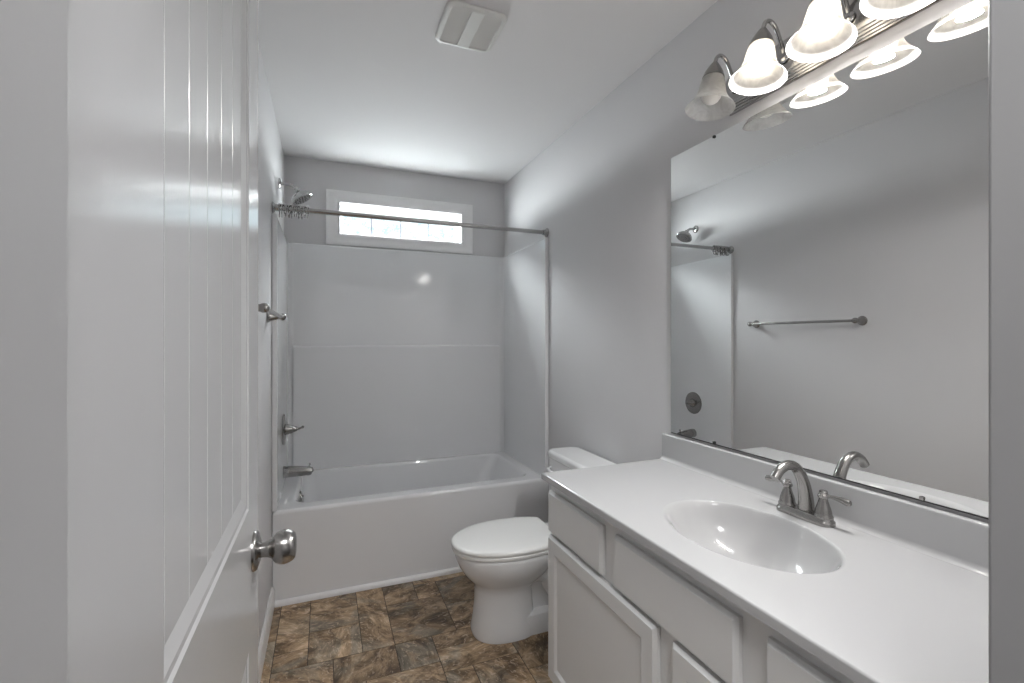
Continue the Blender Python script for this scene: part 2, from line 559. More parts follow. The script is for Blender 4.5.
# ------------------------------------------------------------------ window
bm = B()
pr = [(0, 0.0), (0, 0.016), (0.012, 0.020), (0.026, 0.016), (0.040, 0.013), (0.054, 0.013), (0.060, 0.016), (0.070, 0.014), (0.078, 0.008), (0.080, 0.0)]
frame_mould(bm, WX0 - 0.085, WX1 + 0.084, WZ0 - 0.044, WZ1 + 0.076, pr, lambda y, z, h: (y, YB - h, z))
# jamb liner of the opening
frame_mould(bm, WX0 - 0.005, WX1 + 0.005, WZ0 - 0.005, WZ1 + 0.005, [(0, 0.012), (0.006, 0.012), (0.006, -0.075), (0, -0.075)], lambda y, z, h: (y, YB - h, z))
win = struct('window_1', bm, M['trim'], label='small wide window with white casing above the tub')
bm = B()
WY = YB + 0.072
frame_mould(bm, WX0, WX1, WZ0, WZ1, [(0, 0.0), (0, 0.0), (0.012, 0.0), (0.012, 0.006), (0.024, 0.006), (0.024, 0.022), (0.0, 0.022)], lambda y, z, h: (y, WY + h, z))
box(bm, WX0 + 0.02, WX1 - 0.02, WY + 0.004, WY + 0.022, WZ1 - 0.042, WZ1 - 0.02, 0.003)
sash = obj('sash', bm, M['vinyl'], win)
bm = B(); box(bm, WX0 + 0.02, WX1 - 0.02, WY + 0.012, WY + 0.016, WZ0 + 0.02, WZ1 - 0.03)
obj('pane', bm, M['pane'], sash)
for x in (0.302, 0.506, 0.705):
    bm = B(); box(bm, x - 0.0045, x + 0.0045, WY + 0.006, WY + 0.011, WZ0 + 0.022, WZ1 - 0.04, 0.001)
    obj('muntin', bm, M['grille'], sash)

# ------------------------------------------------------------------ door
DFX = -0.111                     # face of the open door towards the room
DY0, DY1, DZ0, DZ1 = 0.268, 0.944, 0.012, 2.05
PY0, PY1 = 0.417, 0.834          # panel opening between the stiles
UP = (1.058, 1.93)
LO = (0.21, 0.835)
bm = B()
box(bm, DFX - 0.035, DFX - 0.0095, DY0, DY1, DZ0, DZ1, 0.001)
for (a, b, c, d) in ((DY0, PY0, DZ0, DZ1), (PY1, DY1, DZ0, DZ1), (PY0, PY1, DZ0, LO[0]), (PY0, PY1, LO[1], UP[0]), (PY0, PY1, UP[1], DZ1)):
    box(bm, DFX - 0.0095, DFX, a, b, c, d)
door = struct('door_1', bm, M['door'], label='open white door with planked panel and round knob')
# sticking around the two panels
for z0, z1 in (UP, LO):
    bm = B()
    frame_mould(bm, PY0, PY1, z0, z1, [(0, 0.0), (0.004, -0.0022), (0.010, -0.0026), (0.027, -0.0068), (0.0275, -0.0093)],
                lambda y, z, h: (DFX + h, y, z))
    obj('panel_moulding', bm, M['door'], door, sharp=9, wn=False)
    bm = B()
    ya, yb = PY0 + 0.0265, PY1 - 0.0265
    nb = 5
    w = (yb - ya) / nb
    poly = [(ya, -0.0093)]
    for k in range(nb):
        s, e = ya + k * w, ya + (k + 1) * w
        poly += [(s + 0.0002, -0.0076), (s + 0.0016, -0.0066), (e - 0.0016, -0.0066), (e - 0.0002, -0.0076)]
    poly += [(yb, -0.0093)]
    prism(bm, poly, z0 + 0.0265, z1 - 0.0265, lambda u, v, t: (DFX + v, u, t))
    obj('plank_panel', bm, M['door'], door, sharp=15)
bm = B()
lathe(bm, [(0, 0.0), (0, 0.032), (0.003, 0.032), (0.006, 0.030), (0.009, 0.022), (0.011, 0.016)], (DFX, 0.885, 0.972), (1, 0, 0), 40)
rose = obj('knob_rose', bm, M['nickel'], door)
bm = B()
lathe(bm, [(0.008, 0.012), (0.016, 0.0125), (0.022, 0.0135), (0.027, 0.0155), (0.030, 0.020), (0.034, 0.0245), (0.040, 0.0272), (0.047, 0.0278), (0.054, 0.0265), (0.060, 0.0235), (0.0635, 0.0195), (0.065, 0.012), (0.065, 0.0)],
      (DFX, 0.885, 0.972), (1, 0, 0), 48)
obj('door_knob', bm, M['nickel'], door)

# ------------------------------------------------------------------ bathtub
tub = thing('bathtub', 'white alcove bathtub with flat apron below the shower surround', 'bathtub', ((XL + XR) / 2, (TUBY + YB) / 2, 0.001))
bm = B()
ox0, ox1, oy0, oy1 = XL + 0.002, XR - 0.002, TUBY, YB - 0.002
def orect(i, z, r=0.006): return [(x, y, z) for x, y in rrect((ox0 + ox1) / 2, (oy0 + oy1) / 2, (ox1 - ox0) / 2 - i, (oy1 - oy0) / 2 - i, r, 8)]
bx0, bx1, by0, by1 = -0.145, 1.186, 2.682, 3.297
def brect(l, r_, f, b, z, rad): return [(x, y, z) for x, y in rrect((bx0 + l + bx1 - r_) / 2, (by0 + f + by1 - b) / 2, (bx1 - r_ - bx0 - l) / 2, (by1 - b - by0 - f) / 2, rad, 8)]
loops = [orect(0.0, 0.001), orect(0.0, 0.40), orect(0.0, ZRIM - 0.020), orect(0.003, ZRIM - 0.008, 0.008), orect(0.010, ZRIM - 0.001, 0.012), orect(0.016, ZRIM, 0.014),
         brect(-0.012, -0.012, -0.012, -0.008, ZRIM, 0.085), brect(-0.004, -0.004, -0.004, -0.003, ZRIM - 0.002, 0.08), brect(0.003, 0.004, 0.003, 0.002, ZRIM - 0.009, 0.076), brect(0.008, 0.012, 0.007, 0.006, ZRIM - 0.022, 0.076),
         brect(0.014, 0.05, 0.02, 0.02, ZRIM - 0.10, 0.08), brect(0.03, 0.13, 0.04, 0.04, 0.19, 0.09), brect(0.05, 0.19, 0.06, 0.06, 0.125, 0.10),
         brect(0.08, 0.24, 0.085, 0.085, 0.098, 0.10), brect(0.13, 0.30, 0.13, 0.13, 0.090, 0.10), brect(0.3, 0.5, 0.22, 0.22, 0.088, 0.05)]
loft(bm, loops, True, True)
obj('tub_shell', bm, M['fiberglass'], tub)
bm = B()
lathe(bm, [(0, 0.0), (0, 0.034), (0.006, 0.034), (0.012, 0.031), (0.014, 0.024), (0.014, 0.0)], (bx0 + 0.008, 2.965, 0.412), (1, 0, 0.09), 32)
ov = obj('overflow_plate', bm, M['nickel'], tub, label='round metal overflow plate')
bm = B()
lathe(bm, [(0.012, 0.006), (0.020, 0.006), (0.022, 0.004)], (bx0 + 0.008, 2.965, 0.412), (1, 0, 0.09), 16)
obj('overflow_screw', bm, M['nickel'], ov)
bm = B()
lathe(bm, [(0, 0.035), (0.004, 0.034), (0.005, 0.028), (0.003, 0.02), (0.003, 0.0)], (0.20, 2.985, 0.0885), (0, 0, 1), 32)
obj('tub_drain', bm, M['nickel'], tub)

# ------------------------------------------------------------------ surround
sur = thing('shower_surround', 'glossy white three-sided shower surround standing on the tub rim', 'shower surround', ((XL + XR) / 2, YB - 0.02, ZRIM + 0.001))
TH = 0.021
RC = 0.036
def upath(off):
    """inner outline in plan of the three panels, off = distance out towards the walls"""
    xi0, xi1, yi = XL + 0.002 + TH - off, XR - 0.002 - TH + off, YB - 0.002 - TH + off
    r = max(RC * (1 - off / TH), 0.002)
    o = [(xi1, TUBY + 0.012), (xi1, TUBY + 0.2)]
    for i in range(9):
        a = PI / 2 * i / 8
        o.append((xi1 - r + r * math.cos(a), yi - r + r * math.sin(a)))
    for i in range(9):
        a = PI / 2 + PI / 2 * i / 8
        o.append((xi0 + r + r * math.cos(a), yi - r + r * math.sin(a)))
    o += [(xi0, TUBY + 0.2), (xi0, TUBY + 0.012)]
    return o
def usec(z):
    return [(x, y, z) for x, y in upath(0)] + [(x, y, z) for x, y in reversed(upath(TH))]
bm = B()
zb = ZRIM + 0.001
a0 = [(x, y) for x, y in upath(0)]
inn = upath(0); mid = upath(0.006); outr = upath(TH)
def sec(ioff, z): return [(x, y, z) for x, y in upath(ioff)] + [(x, y, z) for x, y in reversed(outr)]
loft(bm, [sec(0, zb), sec(0, ZSUR - 0.012), sec(0.002, ZSUR - 0.004), sec(0.007, ZSUR)], True, True)
obj('wall_panels', bm, M['fiberglass'], sur)
# front flanges of the two side panels
for s, nm in ((-1, 'edge_flange'), (1, 'edge_flange')):
    bm = B()
    if s > 0: box(bm, XR - 0.002 - TH - 0.002, XR - 0.002, TUBY + 0.0, TUBY + 0.0122, zb, ZSUR, 0.0015, 2)
    else: box(bm, XL + 0.002, XL + 0.002 + TH + 0.002, TUBY + 0.0, TUBY + 0.0122, zb, ZSUR, 0.0015, 2)
    obj(nm, bm, M['fiberglass'], sur)
# lower back panel standing proud, its top edge the long ledge
bm = B()
prof = [(0, zb), (0.020, zb), (0.020, 1.262), (0.018, 1.272), (0.013, 1.278), (0.006, 1.280), (0, 1.280)]
yi = YB - 0.002 - TH
prism(bm, prof, XL + 0.002 + TH + RC - 0.004, XR - 0.002 - TH - RC + 0.004, lambda u, v, t: (t, yi + 0.003 - u, v))
obj('back_ledge', bm, M['fiberglass'], sur)

# ------------------------------------------------------------------ shower fittings on the left wall
sx = XL + 0.002 + TH
YS = 2.965
sh = thing('showerhead', 'shower head on a bent arm high on the left wall above the surround', 'shower head', (XL + 0.001, YS, 2.210))
bm = B()
lathe(bm, [(0, 0.0), (0, 0.030), (0.004, 0.030), (0.008, 0.026), (0.011, 0.014), (0.013, 0.0)], (XL + 0.001, YS, 2.210), (1, 0, 0), 32)
obj('flange', bm, M['chrome'], sh)
p = spline([(XL + 0.006, YS, 2.210), (XL + 0.03, YS, 2.210), (XL + 0.058, YS, 2.206), (XL + 0.080, YS, 2.196), (XL + 0.096, YS, 2.182)], 5)
bm = B(); tube(bm, p, 0.0095, 14)
obj('shower_arm', bm, M['chrome'], sh)
bm = B()
ax = Vector((0.50, -0.04, -0.866)).normalized()
o0 = Vector((XL + 0.090, YS, 2.191))
lathe(bm, [(0, 0.010), (0.005, 0.015), (0.014, 0.0165), (0.021, 0.014), (0.025, 0.020), (0.030, 0.031), (0.037, 0.043), (0.046, 0.053), (0.056, 0.0595), (0.063, 0.062), (0.070, 0.0625), (0.073, 0.059), (0.0715, 0.050), (0.0715, 0.0)], o0, ax, 44)
hd = obj('spray_head', bm, M['chrome'], sh)
bm = B()
for k in range(3):
    nn = 1 if k == 0 else 8 * k
    for i in range(nn):
        a = 2 * PI * i / nn
        u = ax.cross(Vector((0, 1, 0))).normalized(); w = ax.cross(u)
        lathe(bm, [(0, 0.002), (0.003, 0.0016)], o0 + ax * 0.0715 + (u * math.cos(a) + w * math.sin(a)) * 0.021 * k, ax, 6)
obj('nozzles', bm, M['dark'], hd)

vl = thing('shower_valve', 'round shower valve plate with a lever handle on the left side panel', 'shower valve', (sx + 0.0008, YS, 0.805))
c = (sx + 0.0008, YS, 0.805)
bm = B()
lathe(bm, [(0, 0.0), (0, 0.088), (0.004, 0.088), (0.007, 0.084), (0.009, 0.074), (0.012, 0.05), (0.013, 0.0)], c, (1, 0, 0), 48)
obj('escutcheon', bm, M['nickel'], vl)
bm = B()
lathe(bm, [(0.012, 0.034), (0.016, 0.034), (0.024, 0.031), (0.030, 0.026), (0.045, 0.024), (0.050, 0.020), (0.060, 0.017), (0.072, 0.012), (0.076, 0.0)], c, (1, 0, 0), 36)
hub = obj('handle_hub', bm, M['nickel'], vl)
bm = B()
p = spline([(c[0] + 0.062, YS, 0.805), (c[0] + 0.080, YS - 0.005, 0.806), (c[0] + 0.094, YS - 0.02, 0.812), (c[0] + 0.103, YS - 0.048, 0.822), (c[0] + 0.104, YS - 0.062, 0.824)], 5)
tube(bm, p, [0.009, 0.007, 0.006, 0.007, 0.008], 12)
obj('lever', bm, M['nickel'], hub)

sp = thing('tub_spout', 'tub filler spout with a diverter knob below the shower valve', 'spout', (sx + 0.0008, YS, 0.562))
c = (sx + 0.0008, YS, 0.562)
bm = B()
lathe(bm, [(0, 0.0), (0, 0.0335), (0.028, 0.0335), (0.030, 0.0315), (0.031, 0.0)], c, (1, 0, 0), 32)
obj('collar', bm, M['chrome'], sp)
bm = B()
p = [(c[0] + 0.029, YS, 0.562), (c[0] + 0.06, YS, 0.561), (c[0] + 0.10, YS, 0.559), (c[0] + 0.13, YS, 0.557), (c[0] + 0.146, YS, 0.553), (c[0] + 0.152, YS, 0.547)]
tube(bm, p, [0.0325, 0.031, 0.028, 0.0255, 0.023, 0.014], 24)
lathe(bm, [(0, 0.014), (0.016, 0.014), (0.02, 0.012), (0.02, 0.0)], (c[0] + 0.133, YS, 0.553), (0.15, 0, -1), 20)
body = obj('spout_body', bm, M['nickel'], sp)
bm = B()
lathe(bm, [(0, 0.0045), (0.016, 0.0045), (0.017, 0.008), (0.022, 0.009), (0.027, 0.007), (0.029, 0.0)], (c[0] + 0.136, YS, 0.573), (0, 0, 1), 20)
obj('diverter_knob', bm, M['chrome'], sp)

# curtain rod and its bunched rings
RY, RZ = 2.612, 1.981
rod = thing('shower_rod', 'straight metal shower curtain rod spanning the tub alcove', 'curtain rod', ((XL + XR) / 2, RY, RZ))
bm = B(); lathe(bm, [(XL + 0.006, 0.0125), (XR - 0.006, 0.0125)], (0, RY, RZ), (1, 0, 0), 24)
obj('rod', bm, M['chrome'], rod)
for xx, s in ((XL + 0.001, 1), (XR - 0.001, -1)):
    bm = B(); lathe(bm, [(0, 0.0), (0, 0.028), (0.004, 0.028), (0.008, 0.024), (0.014, 0.018), (0.028, 0.0165), (0.030, 0.0)], (xx, RY, RZ), (s, 0, 0), 32)
    obj('end_flange', bm, M['chrome'], rod)
ring0 = thing('curtain_ring', 'metal roller curtain ring in the bunch hung at the rod end by the left wall', 'curtain ring', (0, RY, RZ), 'curtain rings bunched on the shower rod')
bm = B()
pts = []
for i in range(25):
    a = R(-60) + R(300) * i / 24
    pts.append((0.0, RY - 0.018 * math.sin(a) * 1.0, RZ - 0.006 + 0.022 * -math.cos(a) * -1.0))
pts = [(0, RY + 0.020 * math.sin(R(-150 + 300 * i / 24)), RZ - 0.0035 + 0.020 * math.cos(R(-150 + 300 * i / 24))) for i in range(25)]
pts = pts + [(0.0, RY + 0.006, RZ - 0.030), (0.0, RY + 0.004, RZ - 0.042), (0, RY - 0.004, RZ - 0.046), (0, RY - 0.010, RZ - 0.040), (0, RY - 0.011, RZ - 0.034)]
tube(bm, pts, 0.0026, 8, side=(1, 0, 0))
obj('hook', bm, M['chrome'], ring0)
for a in (-44, -22, 0, 22, 44):
    bm = B()
    bmesh.ops.create_uvsphere(bm, u_segments=12, v_segments=8, radius=0.0058, matrix=Matrix.Translation((0, RY + 0.0195 * math.sin(R(a)), RZ - 0.0035 + 0.0205 * math.cos(R(a)))))
    obj('roller', bm, M['chrome'], ring0)
def dup(root, loc, rot=None):
    r = root.copy(); COL.objects.link(r); r.location = loc
    if rot: r.rotation_euler = rot
    for ch in list(root.children):
        c = ch.copy(); COL.objects.link(c); c.parent = r; c.matrix_parent_inverse = ch.matrix_parent_inverse.copy()
        for g_ in list(ch.children):
            d = g_.copy(); COL.objects.link(d); d.parent = c; d.matrix_parent_inverse = g_.matrix_parent_inverse.copy()
    return r
rnd = random.Random(3)
xr_ = XL + 0.033
ring0.location = (xr_, RY, RZ)
for k in range(11):
    xr_ += 0.0095 + rnd.random() * 0.004
    dup(ring0, (xr_, RY, RZ), (rnd.uniform(-0.45, 0.45), rnd.uniform(-0.10, 0.10), rnd.uniform(-0.35, 0.35)))

# towel bar on the left wall
TZ = 1.425
tb = thing('towel_bar', 'metal towel bar with bell-shaped posts on the left wall', 'towel bar', (XL + 0.001, 2.05, TZ))
bm = B(); lathe(bm, [(1.70, 0.008), (2.39, 0.008)], (XL + 0.062, 0, TZ), (0, 1, 0), 20)
obj('bar', bm, M['nickel'], tb)
for yy in (1.70, 2.39):
    bm = B()
    lathe(bm, [(0, 0.0), (0, 0.027), (0.004, 0.027), (0.008, 0.023), (0.018, 0.019), (0.032, 0.0145), (0.044, 0.012), (0.050, 0.0125), (0.056, 0.0155), (0.064, 0.0165), (0.071, 0.0145), (0.076, 0.009), (0.079, 0.0)], (XL + 0.001, yy, TZ), (1, 0, 0), 32)
    obj('post', bm, M['nickel'], tb)

# ------------------------------------------------------------------ toilet
TYC = 2.015
toi = thing('toilet', 'white two-piece toilet with elongated closed lid between tub and vanity', 'toilet', (XR - 0.4, TYC, 0.001))
def tp(u, v, z):
    if 0.2 < z < 0.46: z -= 0.017 * min(1, (z - 0.2) / 0.06)
    return (XR - 0.012 - u, TYC + v, z)
def egg(u0, u1, hw, z, n=48, back=0.62, p=2.25, blunt=2.6):
    """egg outline: u0 back, u1 front; widest at uc"""
    uc = u0 + (u1 - u0) * 0.42
    o = []
    for i in range(n):
        a = 2 * PI * i / n
        ca, sa = math.cos(a), math.sin(a)
        if ca >= 0:
            u = uc + (u1 - uc) * abs(ca) ** (2 / p)
            v = hw * math.copysign(abs(sa) ** (2 / p), sa)
        else:
            u = uc - (uc - u0) * abs(ca) ** (2 / blunt)
            v = hw * math.copysign(abs(sa) ** (2 / blunt), sa)
        o.append(tp(u, v, z))
    return o
bm = B()
# front pedestal rising into the bowl
loft(bm, [egg(0.36, 0.652, 0.122, 0.001, p=2.4), egg(0.36, 0.655, 0.124, 0.02, p=2.4), egg(0.37, 0.645, 0.116, 0.07, p=2.4), egg(0.375, 0.638, 0.110, 0.14, p=2.4), egg(0.375, 0.637, 0.109, 0.20, p=2.4),
          egg(0.365, 0.642, 0.114, 0.235), egg(0.34, 0.660, 0.130, 0.262), egg(0.31, 0.688, 0.152, 0.292), egg(0.285, 0.708, 0.168, 0.322),
          egg(0.265, 0.720, 0.177, 0.350), egg(0.25, 0.725, 0.180, 0.366), egg(0.245, 0.727, 0.182, 0.385), egg(0.247, 0.725, 0.181, 0.394), egg(0.255, 0.718, 0.175, 0.399)], True, True)
# trapway hump and rear body up to the tank deck
def sq(u0, u1, hw, z, r=0.03): return [tp(u, v, z) for u, v in rrect((u0 + u1) / 2, 0, (u1 - u0) / 2, hw, r, 5)]
loft(bm, [sq(0.16, 0.46, 0.110, 0.001), sq(0.16, 0.46, 0.111, 0.075), sq(0.165, 0.46, 0.107, 0.088), sq(0.175, 0.45, 0.095, 0.092)], True, True)
loft(bm, [sq(0.17, 0.46, 0.062, 0.09), sq(0.14, 0.46, 0.068, 0.14), sq(0.10, 0.45, 0.08, 0.2), sq(0.07, 0.44, 0.10, 0.26), sq(0.05, 0.42, 0.13, 0.32), sq(0.04, 0.40, 0.155, 0.36), sq(0.035, 0.38, 0.165, 0.385), sq(0.04, 0.37, 0.16, 0.394)], True, True)
# S-shaped trapway tube showing on both sides
for s in (-1, 1):
    p = spline([tp(0.46, s * 0.075, 0.20), tp(0.40, s * 0.072, 0.275), tp(0.33, s * 0.07, 0.27), tp(0.30, s * 0.068, 0.2), tp(0.26, s * 0.066, 0.14), tp(0.22, s * 0.06, 0.09)], 6)
    tube(bm, p, [0.03, 0.042, 0.045, 0.042, 0.042, 0.04], 16)
obj('bowl', bm, M['china'], toi, sharp=45, wn=False)
for s in (-1, 1):
    bm = B(); lathe(bm, [(0, 0.014), (0.008, 0.014), (0.016, 0.010), (0.019, 0.0)], tp(0.30, s * 0.095, 0.091), (0, 0, 1), 20)
    obj('bolt_cap', bm, M['china'], toi)
def lid_loop(grow, z, u0=0.262, u1=0.742, hw=0.184):
    """seat outline: egg front and a straight back edge"""
    o = []
    n = 40
    uc = 0.46
    for i in range(n + 1):
        a = -PI / 2 + PI * i / n
        o.append(tp(uc + (u1 + grow - uc) * max(0, math.cos(a)) ** (2 / 2.15), (hw + grow) * math.copysign(abs(math.sin(a)) ** (2 / 2.15), math.sin(a)), z))
    back = [(0.40, 0.182), (0.34, 0.172), (0.30, 0.158), (0.275, 0.146), (0.264, 0.134)]
    for u, v in back: o.append(tp(u - grow * (0.6 if u < 0.3 else 0), v + grow, z))
    for k in range(1, 6): o.append(tp(u0 - grow, 0.134 * (1 - k / 3), z))
    for u, v in reversed(back): o.append(tp(u - grow * (0.6 if u < 0.3 else 0), -v - grow, z))
    return o
bm = B()
loft(bm, [lid_loop(-0.012, 0.3995), lid_loop(-0.002, 0.401), lid_loop(0.0, 0.405), lid_loop(0.0, 0.413), lid_loop(-0.004, 0.4175), lid_loop(-0.01, 0.4185)], True, True)
obj('seat', bm, M['seat'], toi)
def lid_s(f, z):
    c = Vector(tp(0.47, 0, z))
    return [c + (Vector(q) - c) * f for q in lid_loop(0.0, z)]
bm = B()
loft(bm, [lid_s(0.95, 0.4195), lid_s(1.0, 0.4205), lid_s(1.012, 0.425), lid_s(1.010, 0.433), lid_s(0.985, 0.4385), lid_s(0.94, 0.4412), lid_s(0.8, 0.4435), lid_s(0.5, 0.4448)], True, True)
obj('lid', bm, M['seat'], toi, sharp=50)
for s in (-1, 1):
    bm = B(); lathe(bm, [(-0.022, 0.0), (-0.022, 0.011), (0.022, 0.011), (0.022, 0.0)], tp(0.252, s * 0.075, 0.413), (0, 1, 0), 16)
    obj('hinge', bm, M['seat'], toi)
bm = B()
def tk(u0, u1, hw, z, r): return [tp(u, v, z) for u, v in rrect((u0 + u1) / 2, 0, (u1 - u0) / 2, hw, r, 6)]
loft(bm, [tk(0.03, 0.165, 0.165, 0.3955, 0.03), tk(0.012, 0.178, 0.185, 0.42, 0.04), tk(0.006, 0.184, 0.198, 0.50, 0.045), tk(0.005, 0.181, 0.205, 0.60, 0.045), tk(0.005, 0.183, 0.209, 0.706, 0.045)], True, True)
tank = obj('tank', bm, M['china'], toi)
bm = B()
loft(bm, [tk(0.004, 0.184, 0.211, 0.707, 0.045), tk(0.0, 0.189, 0.217, 0.712, 0.05), tk(0.0, 0.190, 0.218, 0.730, 0.05), tk(0.002, 0.187, 0.214, 0.740, 0.05), tk(0.008, 0.178, 0.205, 0.7445, 0.048), tk(0.02, 0.172, 0.19, 0.746, 0.04)], True, True)
obj('tank_lid', bm, M['china'], toi, sharp=50)
bm = B()
lathe(bm, [(0, 0.014), (0.008, 0.014), (0.012, 0.010), (0.022, 0.008)], tp(0.181, 0.150, 0.655), (-1, 0, 0), 20)
p = [tp(0.201, 0.152, 0.655), tp(0.204, 0.125, 0.653), tp(0.206, 0.095, 0.650), tp(0.206, 0.080, 0.649)]
tube(bm, p, [0.008, 0.0075, 0.009, 0.007], 12)
obj('flush_lever', bm, M['china'], toi)

# ------------------------------------------------------------------ vanity cabinet
CX, CZ = 0.722, 0.844
VY0, VY1 = YF + 0.004, 1.512
FX = 0.757                        # face frame
van = thing('vanity_cabinet', 'white painted vanity cabinet with two doors under the sink top', 'vanity', ((FX + XR) / 2, (VY0 + VY1) / 2, 0.001))
bm = B()
box(bm, FX + 0.018, XR - 0.002, VY1 - 0.016, VY1, 0.10, CZ - 0.0225)
box(bm, FX + 0.018, XR - 0.002, VY0, VY0 + 0.016, 0.10, CZ - 0.0225)
box(bm, FX + 0.018, XR - 0.002, VY0 + 0.016, VY1 - 0.016, 0.10, 0.118)
box(bm, XR - 0.010, XR - 0.002, VY0 + 0.016, VY1 - 0.016, 0.118, CZ - 0.0225)
box(bm, FX + 0.075, XR - 0.002, VY0, VY1, 0.001, 0.10)
obj('carcass', bm, M['cabinet'], van)
bm = B()
rails = [(VY1 - 0.035, VY1, 0.10, CZ - 0.022), (VY0, VY0 + 0.035, 0.10, CZ - 0.022), (VY0 + 0.035, VY1 - 0.035, CZ - 0.065, CZ - 0.022),
         (VY0 + 0.035, VY1 - 0.035, 0.61, 0.66), (VY0 + 0.035, VY1 - 0.035, 0.10, 0.14), (0.855, 0.93, 0.14, 0.61), (1.09, 1.17, 0.66, CZ - 0.065), (0.61, 0.69, 0.66, CZ - 0.065)]
for y0, y1, z0, z1 in rails: box(bm, FX, FX + 0.0175, y0, y1, z0, z1)
obj('face_frame', bm, M['cabinet'], van)
def slab_front(name, y0, y1, z0, z1):
    bm = B()
    fx = FX - 0.0008
    def rl(i, x): return [(x, y, z) for y, z in rrect((y0 + y1) / 2, (z0 + z1) / 2, (y1 - y0) / 2 - i, (z1 - z0) / 2 - i, 0.002, 2)]
    loft(bm, [rl(0, fx), rl(0, fx - 0.009), rl(0.002, fx - 0.011), rl(0.006, fx - 0.0145), rl(0.008, fx - 0.018)], True, True)
    return obj(name, bm, M['cabinet'], van, sharp=30)
slab_front('drawer_front', 1.160, 1.507, 0.638, 0.784)
slab_front('false_front', 0.680, 1.099, 0.638, 0.784)
slab_front('drawer_front', 0.262, 0.619, 0.638, 0.784)
def cab_door(y0, y1, z0, z1):
    fx = FX - 0.0008
    bm = B()
    def rl(i, x, r=0.002): return [(x, y, z) for y, z in rrect((y0 + y1) / 2, (z0 + z1) / 2, (y1 - y0) / 2 - i, (z1 - z0) / 2 - i, r, 2)]
    w = 0.052
    loft(bm, [rl(0, fx), rl(0, fx - 0.010), rl(0.002, fx - 0.0125), rl(0.006, fx - 0.0155), rl(0.008, fx - 0.0185),
              rl(w, fx - 0.0185), rl(w + 0.002, fx - 0.0165), rl(w + 0.006, fx - 0.0145), rl(w + 0.009, fx - 0.0105)], True, False)
    d = obj('door', bm, M['cabinet'], van, sharp=30)
    bm = B()
    box(bm, fx - 0.0105, fx - 0.003, y0 + w + 0.004, y1 - w - 0.004, z0 + w + 0.004, z1 - w - 0.004)
    obj('panel', bm, M['cabinet'], d)
cab_door(0.9205, 1.507, 0.117, 0.627)
cab_door(0.262, 0.865, 0.117, 0.627)

# ------------------------------------------------------------------ countertop with integral oval bowl
CY0, CY1 = YF + 0.003, 1.523
top = thing('countertop', 'white cultured marble vanity top with integral oval sink bowl', 'countertop', ((CX + XR) / 2, (CY0 + CY1) / 2, CZ - 0.02))
SXC, SYC, SA, SB = 0.976, 0.878, 0.170, 0.230
NS = 96
X1 = XR - 0.002
angs = [2 * PI * i / NS for i in range(NS)]
def rect_hit(a, i, z):
    x0, x1, y0, y1 = CX + i, X1 - i, CY0 + i, CY1 - i
    dx, dy = math.cos(a) * SA, math.sin(a) * SB
    t = min(((x1 - SXC) / dx) if dx > 1e-9 else 1e9, ((x0 - SXC) / dx) if dx < -1e-9 else 1e9, ((y1 - SYC) / dy) if dy > 1e-9 else 1e9, ((y0 - SYC) / dy) if dy < -1e-9 else 1e9)
    return [SXC + dx * t, SYC + dy * t, z]
def rloop(i, z):
    lp = [rect_hit(a, i, z) for a in angs]
    for cx, cy in ((CX + i, CY0 + i), (CX + i, CY1 - i), (X1 - i, CY0 + i), (X1 - i, CY1 - i)):
        k = min(range(NS), key=lambda q: (lp[q][0] - cx) ** 2 + (lp[q][1] - cy) ** 2)
        lp[k] = [cx, cy, z]
    return lp
def eloop(s, z, off=0.0, g2=0.0): return [(SXC + off + SA * s * math.cos(a), SYC + SB * s * math.sin(a), z) for a in angs]
bm = B()
loft(bm, [rloop(0.06, CZ - 0.022), rloop(0.0, CZ - 0.022), rloop(0.0, CZ - 0.005), rloop(0.0015, CZ - 0.0015), rloop(0.005, CZ), eloop(1.15, CZ), eloop(1.0, CZ)], False, False)
obj('deck', bm, M['marble'], top, sharp=50)
bm = B()
DB = 0.128
def bloop(sv):
    o = []
    for a in angs:
        f = 0.5 - 0.5 * math.cos(a)                    # 0 at the back (towards the wall), 1 at the front
        p_ = 4.2 - 2.0 * f
        sh = 0.04 + 0.15 * f                          # the front lip is rolled more softly
        d = DB * (1 - sv ** p_) * (1 - math.exp(-((1 - sv) / sh) ** 1.6))
        o.append((SXC + 0.012 * (1 - sv) + SA * sv * math.cos(a), SYC + SB * sv * math.sin(a), CZ - d))
    return o
svs = [1.0, 0.99, 0.98, 0.965, 0.95, 0.93, 0.91, 0.885, 0.86, 0.83, 0.80, 0.76, 0.72, 0.67, 0.62, 0.56, 0.50, 0.43, 0.36, 0.28, 0.20, 0.13, 0.09]
loft(bm, [bloop(q) for q in svs], False, True)
obj('sink_bowl', bm, M['marble'], top, sharp=80, wn=False)
bm = B()
lathe(bm, [(0, 0.022), (0.003, 0.0225), (0.004, 0.018), (0.0025, 0.014), (0.006, 0.012), (0.008, 0.0)], (SXC + 0.012, SYC, CZ - 0.1278), (0, 0, 1), 28)
obj('sink_drain', bm, M['chrome'], top)
bm = B()
prism(bm, [(0, CZ + 0.0005), (0.032, CZ + 0.0005), (0.0265, CZ + 0.003), (0.0225, CZ + 0.008), (0.0205, CZ + 0.016), (0.0200, CZ + 0.096), (0.018, CZ + 0.0998), (0.015, CZ + 0.101), (0, CZ + 0.101)], CY0, CY1 - 0.002, lambda u, v, t: (X1 - u, t, v))
obj('backsplash', bm, M['marble'], top, sharp=50)

